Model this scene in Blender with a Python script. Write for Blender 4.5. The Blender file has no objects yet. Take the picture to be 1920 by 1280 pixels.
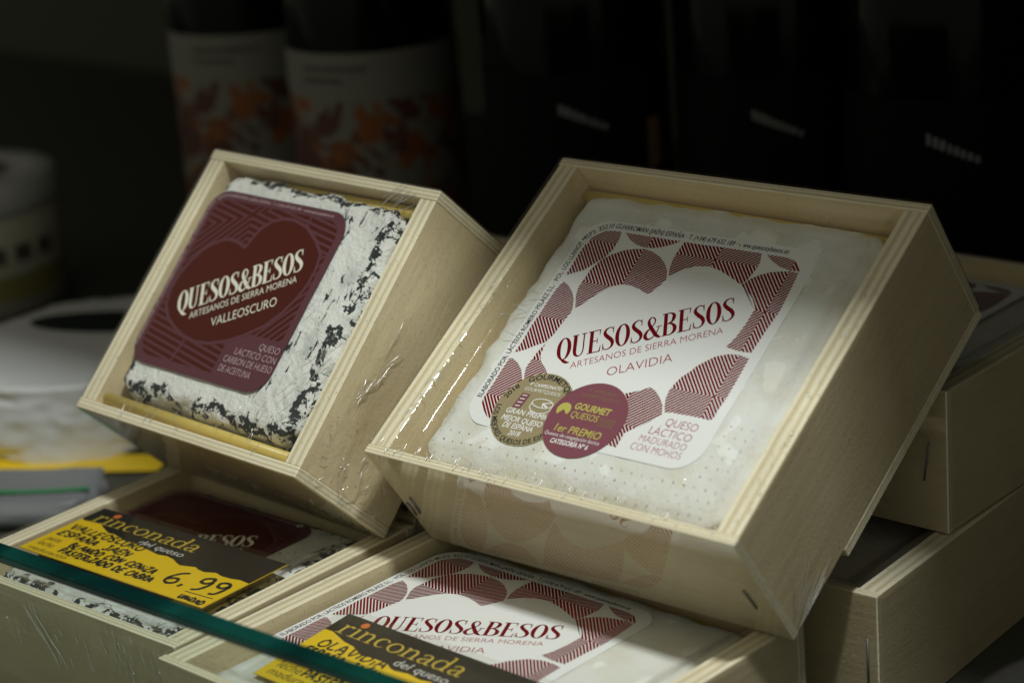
import bpy, bmesh, math, random
from math import sin, cos, pi, radians
from mathutils import Matrix, Vector, noise
from mathutils.geometry import tessellate_polygon
random.seed(7)
SC = bpy.context.scene
COL = SC.collection
MM = 0.001

# ------------------------------------------------------------------ camera
cam_d = bpy.data.cameras.new('camera')
cam = bpy.data.objects.new('camera', cam_d)
COL.objects.link(cam)
cam.matrix_world = Matrix(((0.74101, -0.16059, 0.65201, 0.0),
                           (0.66700, 0.28818, -0.68707, 0.0),
                           (-0.07756, 0.94401, 0.32066, 0.3119),
                           (0, 0, 0, 1)))
cam_d.sensor_width = 22.6
cam_d.lens = 50.01
cam_d.clip_start = 0.01
cam_d.clip_end = 50
cam_d.dof.use_dof = True
cam_d.dof.focus_distance = 0.645
cam_d.dof.aperture_fstop = 5.6
cam_d.dof.aperture_blades = 7
SC.camera = cam

# ------------------------------------------------------------------ world and lamp
W = bpy.data.worlds.new('World')
SC.world = W
W.use_nodes = True
bg = W.node_tree.nodes['Background']
bg.inputs[0].default_value = (1.0, 0.96, 0.76, 1)
bg.inputs[1].default_value = 0.235

lamp_d = bpy.data.lights.new('display_lamp', 'AREA')
lamp_d.shape = 'RECTANGLE'
lamp_d.size = 0.08
lamp_d.size_y = 0.026
lamp_d.energy = 4.45
lamp_d.color = (0.975, 1.0, 0.95)
lamp = bpy.data.objects.new('display_lamp', lamp_d)
COL.objects.link(lamp)
lamp.location = (-0.145, 0.316, 0.80)
lamp.rotation_euler = (Vector((-0.42, 0.43, 0.08)) - lamp.location).to_track_quat('-Z', 'Y').to_euler()

# the shop's ceiling light, farther off on the customers' side
ceil_d = bpy.data.lights.new('ceiling_light', 'AREA')
ceil_d.shape = 'RECTANGLE'
ceil_d.size = 0.6
ceil_d.size_y = 0.45
ceil_d.energy = 0.9
ceil_d.color = (1.0, 0.99, 0.93)
ceil = bpy.data.objects.new('ceiling_light', ceil_d)
COL.objects.link(ceil)
ceil.location = (-0.12, 0.07, 1.48)
ceil.rotation_euler = (Vector((-0.42, 0.43, 0.08)) - ceil.location).to_track_quat('-Z', 'Y').to_euler()

SC.view_settings.view_transform = 'Standard'
SC.view_settings.look = 'None'
SC.view_settings.gamma = 1.0
SC.view_settings.exposure = 0.0
SC.cycles.use_denoising = True
SC.cycles.max_bounces = 10
SC.cycles.transparent_max_bounces = 16
SC.cycles.sample_clamp_indirect = 6
SC.cycles.caustics_reflective = False
SC.cycles.caustics_refractive = False

# ------------------------------------------------------------------ materials
def mat(name, col=(.5, .5, .5), rough=.5, metal=0.0, spec=.5, coat=0.0, **kw):
    m = bpy.data.materials.new(name)
    m.use_nodes = True
    p = m.node_tree.nodes['Principled BSDF']
    p.inputs['Base Color'].default_value = (*col, 1)
    p.inputs['Roughness'].default_value = rough
    p.inputs['Metallic'].default_value = metal
    p.inputs['Specular IOR Level'].default_value = spec
    p.inputs['Coat Weight'].default_value = coat
    for k, v in kw.items():
        p.inputs[k.replace('_', ' ')].default_value = v
    return m

class NT:
    """small helper for node graphs"""
    def __init__(s, m):
        s.t = m.node_tree; s.n = s.t.nodes; s.p = s.n.get('Principled BSDF')
    def add(s, typ, **kw):
        x = s.n.new(typ)
        for k, v in kw.items():
            setattr(x, k, v)
        return x
    def link(s, a, b): s.t.links.new(a, b)
    def math(s, op, a, b=None, c=None, clamp=False):
        x = s.add('ShaderNodeMath', operation=op, use_clamp=clamp)
        for i, v in enumerate((a, b, c)):
            if v is None: continue
            if isinstance(v, (int, float)): x.inputs[i].default_value = v
            else: s.link(v, x.inputs[i])
        return x.outputs[0]
    def mix(s, f, a, b, typ='MIX'):
        x = s.add('ShaderNodeMix', data_type='RGBA', blend_type=typ)
        for i, v in ((0, f), (6, a), (7, b)):
            if isinstance(v, (int, float)): x.inputs[i].default_value = v
            elif isinstance(v, tuple): x.inputs[i].default_value = (*v, 1)
            else: s.link(v, x.inputs[i])
        return x.outputs[2]
    def ramp(s, f, *stops):
        x = s.add('ShaderNodeValToRGB')
        e = x.color_ramp.elements
        while len(e) < len(stops): e.new(.5)
        for k, (pos, c) in zip(e, stops):
            k.position = pos
            k.color = (*c, 1) if isinstance(c, tuple) else (c, c, c, 1)
        s.link(f, x.inputs[0])
        return x.outputs[0]
    def noise(s, vec, scale, detail=4, rough=.55, dist=0.0):
        x = s.add('ShaderNodeTexNoise')
        x.inputs['Scale'].default_value = scale
        x.inputs['Detail'].default_value = detail
        x.inputs['Roughness'].default_value = rough
        x.inputs['Distortion'].default_value = dist
        if vec is not None: s.link(vec, x.inputs['Vector'])
        return x.outputs[0]
    def mapping(s, vec, scale=(1, 1, 1), rot=(0, 0, 0), loc=(0, 0, 0)):
        x = s.add('ShaderNodeMapping')
        x.inputs['Scale'].default_value = scale
        x.inputs['Rotation'].default_value = rot
        x.inputs['Location'].default_value = loc
        s.link(vec, x.inputs['Vector'])
        return x.outputs[0]
    def bump(s, h, dist=.001, strength=1.0):
        x = s.add('ShaderNodeBump')
        x.inputs['Distance'].default_value = dist
        x.inputs['Strength'].default_value = strength
        s.link(h, x.inputs['Height'])
        return x.outputs[0]

def wood(name, axis, grain):
    """poplar plywood: plies along `axis` (seen on the edges), face grain along `grain`"""
    m = mat(name, rough=.55, spec=.3)
    g = NT(m)
    tc = g.add('ShaderNodeTexCoord')
    sep = g.add('ShaderNodeSeparateXYZ'); g.link(tc.outputs['Generated'], sep.inputs[0])
    obi = g.add('ShaderNodeObjectInfo')
    off = g.add('ShaderNodeVectorMath', operation='ADD')
    g.link(tc.outputs['Object'], off.inputs[0])
    rv = g.add('ShaderNodeCombineXYZ')
    g.link(obi.outputs['Random'], rv.inputs[0]); g.link(obi.outputs['Random'], rv.inputs[1])
    g.link(rv.outputs[0], off.inputs[1])
    sc = [420.0, 420.0, 420.0]; sc[grain] = 28.0
    fib = g.noise(g.mapping(off.outputs[0], tuple(sc)), 1.0, 5, .6)
    blot = g.noise(off.outputs[0], 38, 3, .5)
    speck = g.noise(off.outputs[0], 900, 2, .7)
    u = sep.outputs[axis]
    wob = g.math('MULTIPLY', g.math('SUBTRACT', g.noise(g.mapping(off.outputs[0], (60, 60, 60)), 1.0, 2), .5), .16)
    uu = g.math('ADD', u, wob)
    L, D, D2 = (.90, .86, .67), (.66, .55, .35), (.76, .68, .48)
    ply = g.ramp(uu, (0.0, L), (.20, L), (.25, D), (.40, D2), (.46, L), (.60, L), (.66, D2), (.76, D), (.82, L), (1.0, L))
    face = g.mix(g.ramp(blot, (.35, 0.0), (.7, 1.0)), (.80, .69, .455), (.74, .62, .39))
    edge = g.math('MULTIPLY', g.math('GREATER_THAN', u, .02), g.math('LESS_THAN', u, .98))
    c = g.mix(edge, face, ply)
    c = g.mix(g.math('MULTIPLY', g.ramp(fib, (.45, 0.0), (.75, 1.0)), .25), c, (.45, .35, .20))
    c = g.mix(g.math('MULTIPLY', g.ramp(speck, (.62, 0.0), (.72, 1.0)), .55), c, (.38, .30, .18))
    g.link(c, g.p.inputs['Base Color'])
    hh = g.math('ADD', g.math('MULTIPLY', fib, .6), g.math('MULTIPLY', speck, .5))
    g.link(g.bump(hh, .0004, .6), g.p.inputs['Normal'])
    return m

WX = wood('plywood_layers_x', 0, 1)
WY = wood('plywood_layers_y', 1, 0)
WZ = wood('plywood_layers_z', 2, 0)

def schlick(g, normal, ior):
    """reflectance of a thin clear sheet, the same from either side"""
    geo = g.add('ShaderNodeNewGeometry')
    dt = g.add('ShaderNodeVectorMath', operation='DOT_PRODUCT')
    g.link(geo.outputs['Incoming'], dt.inputs[0])
    g.link(normal if normal is not None else geo.outputs['Normal'], dt.inputs[1])
    c = g.math('SUBTRACT', 1.0, g.math('ABSOLUTE', dt.outputs['Value']), clamp=True)
    f0 = ((ior - 1) / (ior + 1)) ** 2
    return g.math('ADD', f0, g.math('MULTIPLY', 1 - f0, g.math('POWER', c, 5.0)), clamp=True)

def film(name, scale=(1, 1, 1), amp=.0003, freq=120, rough=.05, ior=1.6, haze=.03, crease=1.0):
    m = bpy.data.materials.new(name); m.use_nodes = True
    g = NT(m); g.n.remove(g.p)
    out = g.n['Material Output']
    tc = g.add('ShaderNodeTexCoord')
    v = g.mapping(tc.outputs['Object'], scale)
    n1 = g.noise(v, freq * .5, 2, .5, .6)
    n2 = g.noise(v, freq, 1, .4, 1.4)
    ridge = g.math('POWER', g.math('SUBTRACT', 1.0, g.math('ABSOLUTE', g.math('SUBTRACT', g.math('MULTIPLY', n2, 2.0), 1.0))), 14.0)
    msk = g.ramp(g.noise(tc.outputs['Object'], 34, 2, .5), (.50, 0.0), (.62, 1.0))
    b = g.bump(g.math('ADD', g.math('MULTIPLY', n1, .35), g.math('MULTIPLY', g.math('MULTIPLY', ridge, msk), crease)), amp, 1.0)
    fr = schlick(g, None, ior)
    gl = g.add('ShaderNodeBsdfGlossy'); gl.inputs['Roughness'].default_value = rough; g.link(b, gl.inputs['Normal'])
    tr = g.add('ShaderNodeBsdfTransparent'); tr.inputs[0].default_value = (.985, .985, .975, 1)
    df = g.add('ShaderNodeBsdfDiffuse'); df.inputs[0].default_value = (.8, .8, .78, 1)
    mh = g.add('ShaderNodeMixShader'); mh.inputs[0].default_value = haze
    g.link(tr.outputs[0], mh.inputs[1]); g.link(df.outputs[0], mh.inputs[2])
    mx = g.add('ShaderNodeMixShader')
    g.link(fr, mx.inputs[0])
    g.link(mh.outputs[0], mx.inputs[1]); g.link(gl.outputs[0], mx.inputs[2])
    g.link(mx.outputs[0], out.inputs[0])
    return m

FILM_FLAT = film('stretched_film', (1, 1, 1), .00005, 60, .025, 2.35, .012, 0.0)
FILM_FACE = film('film_over_face', (1, .45, 1), .0004, 300, .06, 1.5, .012, .5)
FILM_CRUMPLE = film('crumpled_film', (1.2, .6, 1), .0010, 130, .05, 1.6, .03, 1.3)

PAPER_WHITE = mat('label_paper_white', (.79, .81, .805), .42, spec=.4)
PAPER_PLUM = mat('label_paper_plum', (.108, .036, .047), .33, spec=.5)
FOIL_RED = mat('red_foil_print', (.46, .013, .028), .42, metal=.88)
RED_INK = mat('dark_red_ink', (.34, .025, .045), .4)
FOIL_MAROON = mat('maroon_foil_print', (.080, .008, .004), .30, metal=.25, spec=.6)
INK_BLACK = mat('black_ink', (.018, .020, .024), .5)
INK_CREAM = mat('cream_print', (.80, .80, .68), .45)
INK_WHITE = mat('white_print', (.78, .78, .76), .5)
INK_PINK = mat('pale_print', (.55, .42, .45), .5)
GOLD = mat('gold_sticker_paper', (.40, .335, .19), .42, metal=.25)
PURPLE = mat('purple_sticker_paper', (.21, .066, .090), .5)
LIME = mat('lime_print', (.50, .47, .11), .5)
OLIVE = mat('olive_print', (.22, .13, .07), .5)
CARD_YELLOW = mat('yellow_card', (.90, .62, .018), .45)
CARD_BLACK = mat('black_card_print', (.022, .020, .018), .4)
MUSTARD = mat('mustard_print', (.62, .45, .06), .45)
ORANGE = mat('orange_print', (.75, .20, .04), .45)
GREYINK = mat('grey_ink', (.16, .12, .03), .5)
STRAW = mat('straw_reed', (.78, .55, .12), .4, Subsurface_Weight=.15)
HOLE = mat('perforation_shade', (.26, .25, .21), .7)

def m_straw():
    g = NT(STRAW)
    tc = g.add('ShaderNodeTexCoord')
    n = g.noise(g.mapping(tc.outputs['Object'], (40, 700, 700)), 1.0, 3)
    g.link(g.mix(n, (.62, .42, .06), (.85, .66, .20)), g.p.inputs['Base Color'])
m_straw()

def cheese_white():
    m = mat('bloomy_white_rind', (.78, .78, .72), .75, spec=.2, Subsurface_Weight=.12, Subsurface_Scale=.004)
    g = NT(m)
    tc = g.add('ShaderNodeTexCoord')
    a = g.noise(tc.outputs['Object'], 70, 5, .6)
    b = g.noise(tc.outputs['Object'], 420, 4, .65)
    c = g.mix(g.ramp(a, (.42, 0.0), (.72, 1.0)), (.79, .81, .79), (.72, .71, .61))
    f = g.noise(tc.outputs['Object'], 160, 3, .5)
    c = g.mix(g.math('MULTIPLY', g.ramp(f, (.68, 0.0), (.76, 1.0)), .4), c, (.66, .65, .52))
    g.link(c, g.p.inputs['Base Color'])
    g.link(g.bump(g.math('ADD', b, g.math('MULTIPLY', a, 2.0)), .0005, .6), g.p.inputs['Normal'])
    return m
CH_WHITE = cheese_white()

def cheese_ash():
    m = mat('charcoal_veined_rind', (.8, .8, .78), .7, spec=.25, Subsurface_Weight=.08, Subsurface_Scale=.003)
    g = NT(m)
    tc = g.add('ShaderNodeTexCoord')
    sp = g.add('ShaderNodeSeparateXYZ'); g.link(tc.outputs['Object'], sp.inputs[0])
    ob = tc.outputs['Object']
    wob = g.math('MULTIPLY', g.math('SUBTRACT', g.noise(ob, 110, 5, .7), .5), .30)
    wob2 = g.math('MULTIPLY', g.math('SUBTRACT', g.noise(ob, 30, 3, .5), .5), .20)
    ax = g.math('ABSOLUTE', g.math('DIVIDE', sp.outputs[0], .0415))
    ay = g.math('ABSOLUTE', g.math('DIVIDE', sp.outputs[1], .0395))
    d = g.math('ADD', g.math('ADD', g.math('MAXIMUM', ax, ay), wob), wob2)
    line = g.math('LESS_THAN', g.math('ABSOLUTE', g.math('SUBTRACT', d, .955)), .036)
    brk = g.math('GREATER_THAN', g.noise(ob, 55, 3, .6), .42)
    line = g.math('MULTIPLY', g.math('MULTIPLY', line, brk), g.math('GREATER_THAN', g.noise(ob, 330, 4, .7), .47))
    # long streaks on the uncovered right-hand strip
    st = g.noise(g.mapping(ob, (430, 150, 240), (0, 0, .12)), 1.0, 4, .62, .5)
    st = g.math('GREATER_THAN', st, .625)
    right = g.math('GREATER_THAN', sp.outputs[0], .016)
    st = g.math('MULTIPLY', st, right)
    # blots on the flanks and corners
    bl = g.math('GREATER_THAN', g.noise(g.mapping(ob, (170, 170, 90)), 1.0, 4, .6, .4), .61)
    side = g.math('GREATER_THAN', d, .87)
    bl = g.math('MULTIPLY', bl, side)
    mk = g.math('MAXIMUM', g.math('MAXIMUM', line, st), bl)
    a = g.noise(ob, 90, 5, .6)
    grey = g.ramp(g.noise(g.mapping(ob, (70, 40, 60), loc=(3, 1, 0)), 1.0, 4, .6), (.55, 0.0), (.72, 1.0))
    base = g.mix(g.math('MULTIPLY', g.math('MULTIPLY', grey, right), .55), g.mix(a, (.90, .92, .90), (.77, .80, .78)), (.25, .30, .29))
    c = g.mix(mk, base, (.020, .028, .032))
    g.link(c, g.p.inputs['Base Color'])
    b = g.noise(ob, 380, 4, .7)
    h = g.math('SUBTRACT', g.math('ADD', b, g.math('MULTIPLY', a, 1.6)), g.math('MULTIPLY', mk, .9))
    g.link(g.bump(h, .0012, .8), g.p.inputs['Normal'])
    return m
CH_ASH = cheese_ash()

# ------------------------------------------------------------------ mesh helpers
def mesh_obj(name, verts, faces, m, parent=None, smooth=False):
    me = bpy.data.meshes.new(name)
    me.from_pydata([tuple(v) for v in verts], [], faces)
    me.materials.append(m)
    if smooth:
        for p in me.polygons: p.use_smooth = True
    me.update()
    o = bpy.data.objects.new(name, me)
    COL.objects.link(o)
    if parent is not None: o.parent = parent
    return o

def bm_obj(name, bm, m, parent=None, smooth=False):
    me = bpy.data.meshes.new(name)
    bm.normal_update()
    bm.to_mesh(me); bm.free()
    me.materials.append(m)
    if smooth:
        for p in me.polygons: p.use_smooth = True
    o = bpy.data.objects.new(name, me)
    COL.objects.link(o)
    if parent is not None: o.parent = parent
    return o

def tag(o, label, cat, group=None, kind=None):
    if label: o['label'] = label
    if cat: o['category'] = cat
    if group: o['group'] = group
    if kind: o['kind'] = kind
    return o

def empty(name, mtx):
    o = bpy.data.objects.new(name, None)
    o.empty_display_size = .01
    COL.objects.link(o)
    o.matrix_world = mtx
    return o

def panel(name, x0, x1, y0, y1, z0, z1, m, parent, bev=.25):
    """board given in mm, lightly chamfered, its long edges a little uneven"""
    bm = bmesh.new()
    bmesh.ops.create_cube(bm, size=1)
    for v in bm.verts:
        v.co = Vector(((x0 + x1) / 2 + v.co.x * (x1 - x0), (y0 + y1) / 2 + v.co.y * (y1 - y0), (z0 + z1) / 2 + v.co.z * (z1 - z0))) * MM
    bmesh.ops.bevel(bm, geom=bm.edges[:], offset=bev * MM, segments=1, affect='EDGES')
    o = bm_obj(name, bm, m, parent)
    return o

def rrect(x0, x1, y0, y1, r, n=8):
    pts = []
    for cx, cy, a0 in ((x1 - r, y1 - r, 0), (x0 + r, y1 - r, 90), (x0 + r, y0 + r, 180), (x1 - r, y0 + r, 270)):
        for k in range(n + 1):
            a = radians(a0 + 90 * k / n)
            pts.append((cx + r * cos(a), cy + r * sin(a)))
    return pts

def plate(name, pts, z, t, m, parent):
    """flat sheet of outline pts (mm) whose top lies at z, thickness t"""
    n = len(pts)
    v = [(x * MM, y * MM, z * MM) for x, y in pts] + [(x * MM, y * MM, (z - t) * MM) for x, y in pts]
    f = [tuple(range(n)), tuple(range(2 * n - 1, n - 1, -1))] + [(i, n + i, n + (i + 1) % n, (i + 1) % n) for i in range(n)]
    return mesh_obj(name, v, f, m, parent)

class Print:
    """collects flat print (mm) and links it as one thin mesh"""
    def __init__(s): s.v = []; s.f = []; s.k = 0
    def poly(s, pts, dz=0.0):
        if len(pts) < 3: return
        b = len(s.v)
        s.v += [(x, y, dz) for x, y in pts]
        tris = tessellate_polygon([[Vector((x, y, 0)) for x, y in pts]])
        for t in tris:
            a, bb, c = (s.v[b + i] for i in t)
            cr = (bb[0] - a[0]) * (c[1] - a[1]) - (bb[1] - a[1]) * (c[0] - a[0])
            if abs(cr) < 1e-7: continue
            s.f.append(tuple(b + i for i in (t if cr > 0 else t[::-1])))
    def raw(s, verts, faces, dz=0.0):
        b = len(s.v)
        s.v += [(x, y, dz) for x, y in verts]
        s.f += [tuple(b + i for i in f) for f in faces]
    def ribbon(s, pts, closed=False, dz=None):
        """pts: (x, y, width)"""
        n = len(pts)
        if dz is None:
            dz = .002 * (s.k % 6); s.k += 1
        b = len(s.v)
        for i, (x, y, w) in enumerate(pts):
            if closed: p, q = pts[i - 1], pts[(i + 1) % n]
            else: p, q = pts[max(i - 1, 0)], pts[min(i + 1, n - 1)]
            dx, dy = q[0] - p[0], q[1] - p[1]
            l = math.hypot(dx, dy) or 1
            nx, ny = -dy / l * w / 2, dx / l * w / 2
            s.v += [(x + nx, y + ny, dz), (x - nx, y - ny, dz)]
        for i in range(n if closed else n - 1):
            j = (i + 1) % n
            s.f.append((b + 2 * i, b + 2 * i + 1, b + 2 * j + 1, b + 2 * j))
    def build(s, name, m, parent, z, off=(0, 0), rot=0.0, sub=None):
        c, q = cos(rot), sin(rot)
        v = [((off[0] + x * c - y * q) * MM, (off[1] + x * q + y * c) * MM, (z + d) * MM) for x, y, d in s.v]
        return mesh_obj(name, v, s.f, m, parent)

def catmull(pts, n=6, closed=False):
    if len(pts) < 3: return list(pts)
    out = []
    L = len(pts)
    rng = range(L) if closed else range(L - 1)
    for i in rng:
        g = lambda k: pts[k % L] if closed else pts[min(max(k, 0), L - 1)]
        p0, p1, p2, p3 = g(i - 1), g(i), g(i + 1), g(i + 2)
        for k in range(n):
            t = k / n
            out.append(tuple(.5 * ((2 * b) + (-a + c) * t + (2 * a - 5 * b + 4 * c - d) * t * t + (-a + 3 * b - 3 * c + d) * t ** 3)
                             for a, b, c, d in zip(p0, p1, p2, p3)))
    if not closed: out.append(pts[-1])
    return out

# ---- sans lettering from the built-in font
_cache = {}
def text_mesh(s, shear=0.0, bold=0.0):
    key = (s, shear, bold)
    if key in _cache: return _cache[key]
    c = bpy.data.curves.new('lettering', 'FONT')
    c.body = s; c.size = 1; c.shear = shear; c.offset = bold
    c.fill_mode = 'FRONT'; c.resolution_u = 3
    o = bpy.data.objects.new('lettering', c)
    COL.objects.link(o)
    dg = bpy.context.evaluated_depsgraph_get()
    ev = o.evaluated_get(dg)
    me = ev.to_mesh()
    vs = [(v.co.x, v.co.y) for v in me.vertices]
    if bold > 0 and s:                                             # thickening can throw a stray corner: then thicken less
        ref = text_mesh(s, shear, 0.0)[0]
        if any(abs(k(v[i] for v in vs) - k(v[i] for v in ref)) > .12 for i in (0, 1) for k in (min, max)):
            ev.to_mesh_clear(); bpy.data.objects.remove(o); bpy.data.curves.remove(c)
            _cache[key] = text_mesh(s, shear, bold * .6 if bold > .004 else 0.0)
            return _cache[key]
    fs = [tuple(p.vertices) if p.normal.z > 0 else tuple(reversed(p.vertices)) for p in me.polygons]
    ev.to_mesh_clear()
    bpy.data.objects.remove(o); bpy.data.curves.remove(c)
    _cache[key] = (vs, fs)
    return vs, fs
CAP = max(v[1] for v in text_mesh('H')[0])

def put_text(P, s, p0, p1, h, shear=0.0, bold=0.0, dz=0.0):
    """one line whose ink runs from p0 to p1 along the base line, cap height h"""
    vs, fs = text_mesh(s, shear, bold)
    x0 = min(v[0] for v in vs); x1 = max(v[0] for v in vs)
    dx, dy = p1[0] - p0[0], p1[1] - p0[1]
    l = math.hypot(dx, dy); ux, uy = dx / l, dy / l
    sx = l / (x1 - x0); sy = h / CAP
    P.raw([(p0[0] + (x - x0) * sx * ux - y * sy * uy, p0[1] + (x - x0) * sx * uy + y * sy * ux) for x, y in vs], fs, dz)

def path_text(P, s, path, s0, s1, h, bold=0.0):
    """bends a line of text along a polyline between arc lengths s0 and s1"""
    vs, fs = text_mesh(s, 0.0, bold)
    x0 = min(v[0] for v in vs); x1 = max(v[0] for v in vs)
    cum = [0]
    for a, b in zip(path, path[1:]): cum.append(cum[-1] + math.hypot(b[0] - a[0], b[1] - a[1]))
    def at(t):
        for i in range(len(path) - 1):
            if t <= cum[i + 1] or i == len(path) - 2:
                a, b = path[i], path[i + 1]; L = cum[i + 1] - cum[i]
                f = (t - cum[i]) / L
                ux, uy = (b[0] - a[0]) / L, (b[1] - a[1]) / L
                return a[0] + (b[0] - a[0]) * f, a[1] + (b[1] - a[1]) * f, ux, uy
    out = []
    for x, y in vs:
        px, py, ux, uy = at(s0 + (x - x0) / (x1 - x0) * (s1 - s0))
        yy = y * h / CAP
        out.append((px - uy * yy, py + ux * yy))
    P.raw(out, fs)

def oval(cx, cy, rx, ry, thin, thick, n=28):
    return [(cx + rx * cos(2 * pi * k / n), cy + ry * sin(2 * pi * k / n), thin + (thick - thin) * abs(cos(2 * pi * k / n)) ** 1.4) for k in range(n)]

# ---- high-contrast roman capitals of the brand line: (advance, [(closed, smooth, points)])
TH, TN = .135, .042
def R(*p): return (False, False, list(p))
def S_(*p): return (False, True, list(p))
ROMAN = {
 'O': (.56, [(True, False, oval(.27, .5, .2, .475, TN, TH + .01))]),
 'Q': (.56, [(True, False, oval(.27, .5, .2, .475, TN, TH + .01)), S_((.19, .05, .05), (.29, -.05, .11), (.40, -.14, .10), (.52, -.17, .03))]),
 'U': (.60, [S_((.12, .97, TH), (.12, .6, TH), (.12, .3, TH), (.16, .11, .10), (.28, .02, .05), (.40, .10, .05), (.44, .3, .05), (.44, .6, .05), (.44, .97, .05)),
             R((0, .98, .04), (.24, .98, .04)), R((.35, .98, .04), (.54, .98, .04))]),
 'E': (.53, [R((.13, .0, TH), (.13, 1.0, TH)), R((0, .98, .04), (.45, .98, .04)), R((.44, 1.0, .05), (.43, .76, .02)), R((.15, .52, .038), (.35, .52, .038)),
             R((.35, .64, .028), (.35, .40, .028)), R((0, .02, .04), (.46, .02, .04)), R((.45, .0, .06), (.485, .27, .02))]),
 'S': (.49, [S_((.40, .76, .02), (.38, .91, .04), (.26, .98, .045), (.12, .90, .085), (.09, .75, .125), (.19, .59, .145), (.33, .43, .145), (.40, .27, .125), (.36, .10, .08),
                (.21, .02, .045), (.09, .07, .04), (.05, .25, .02)), R((.405, 1.0, .02), (.40, .72, .032)), R((.045, .0, .02), (.045, .30, .032))]),
 'B': (.57, [R((.13, .0, TH), (.13, 1.0, TH)), S_((0, .98, .04), (.14, .98, .04), (.29, .97, .05), (.41, .88, .11), (.42, .74, .135), (.36, .59, .09), (.22, .52, .04)),
             S_((.2, .52, .04), (.37, .47, .08), (.47, .31, .14), (.45, .13, .12), (.31, .02, .05), (.14, .02, .04), (0, .02, .04))]),
 '&': (.66, [S_((.56, .50, .035), (.50, .30, .045), (.40, .13, .05), (.27, .03, .06), (.14, .04, .10), (.06, .18, .13), (.11, .36, .10), (.26, .51, .05), (.37, .66, .05), (.40, .82, .06),
                (.33, .95, .045), (.23, .95, .06), (.17, .82, .10), (.20, .65, .125), (.31, .42, .14), (.44, .17, .14), (.56, .04, .10), (.64, .02, .03)),
             R((.45, .5, .035), (.66, .5, .035))]),
}
# ---- lower-case roman for the shop name
LOWER = {
 'r': (.40, [R((.11, 0, .09), (.11, .5, .09)), S_((.12, .34, .03), (.2, .45, .045), (.28, .48, .075), (.35, .44, .09)), R((0, .015, .03), (.24, .015, .03)), R((.02, .485, .03), (.12, .485, .03))]),
 'i': (.27, [R((.12, 0, .09), (.12, .5, .09)), R((0, .015, .03), (.25, .015, .03)), R((.02, .485, .03), (.12, .485, .03))]),
 'n': (.55, [R((.11, 0, .09), (.11, .5, .09)), S_((.12, .36, .03), (.22, .46, .04), (.34, .46, .07), (.4, .34, .09), (.4, .2, .09), (.4, 0, .09)), R((0, .015, .03), (.22, .015, .03)), R((.30, .015, .03), (.52, .015, .03)), R((.02, .485, .03), (.12, .485, .03))]),
 'c': (.43, [S_((.36, .38, .08), (.31, .47, .05), (.21, .49, .035), (.09, .40, .08), (.065, .25, .095), (.1, .1, .08), (.22, .015, .035), (.37, .09, .025))]),
 'o': (.50, [(True, False, oval(.24, .25, .19, .24, .035, .09, 20))]),
 'a': (.46, [S_((.06, .38, .06), (.12, .47, .045), (.23, .48, .045), (.31, .40, .085), (.31, .2, .085), (.31, .06, .08), (.38, .01, .04), (.45, .05, .025)), S_((.30, .29, .03), (.15, .24, .05), (.06, .13, .085), (.12, .02, .05), (.22, .03, .035), (.31, .11, .03))]),
 'd': (.53, [(True, False, oval(.22, .25, .18, .24, .035, .085, 20)), R((.39, 0, .085), (.39, .80, .085)), R((.29, .785, .03), (.40, .785, .03)), R((.38, .015, .03), (.50, .015, .03))]),
}
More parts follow.
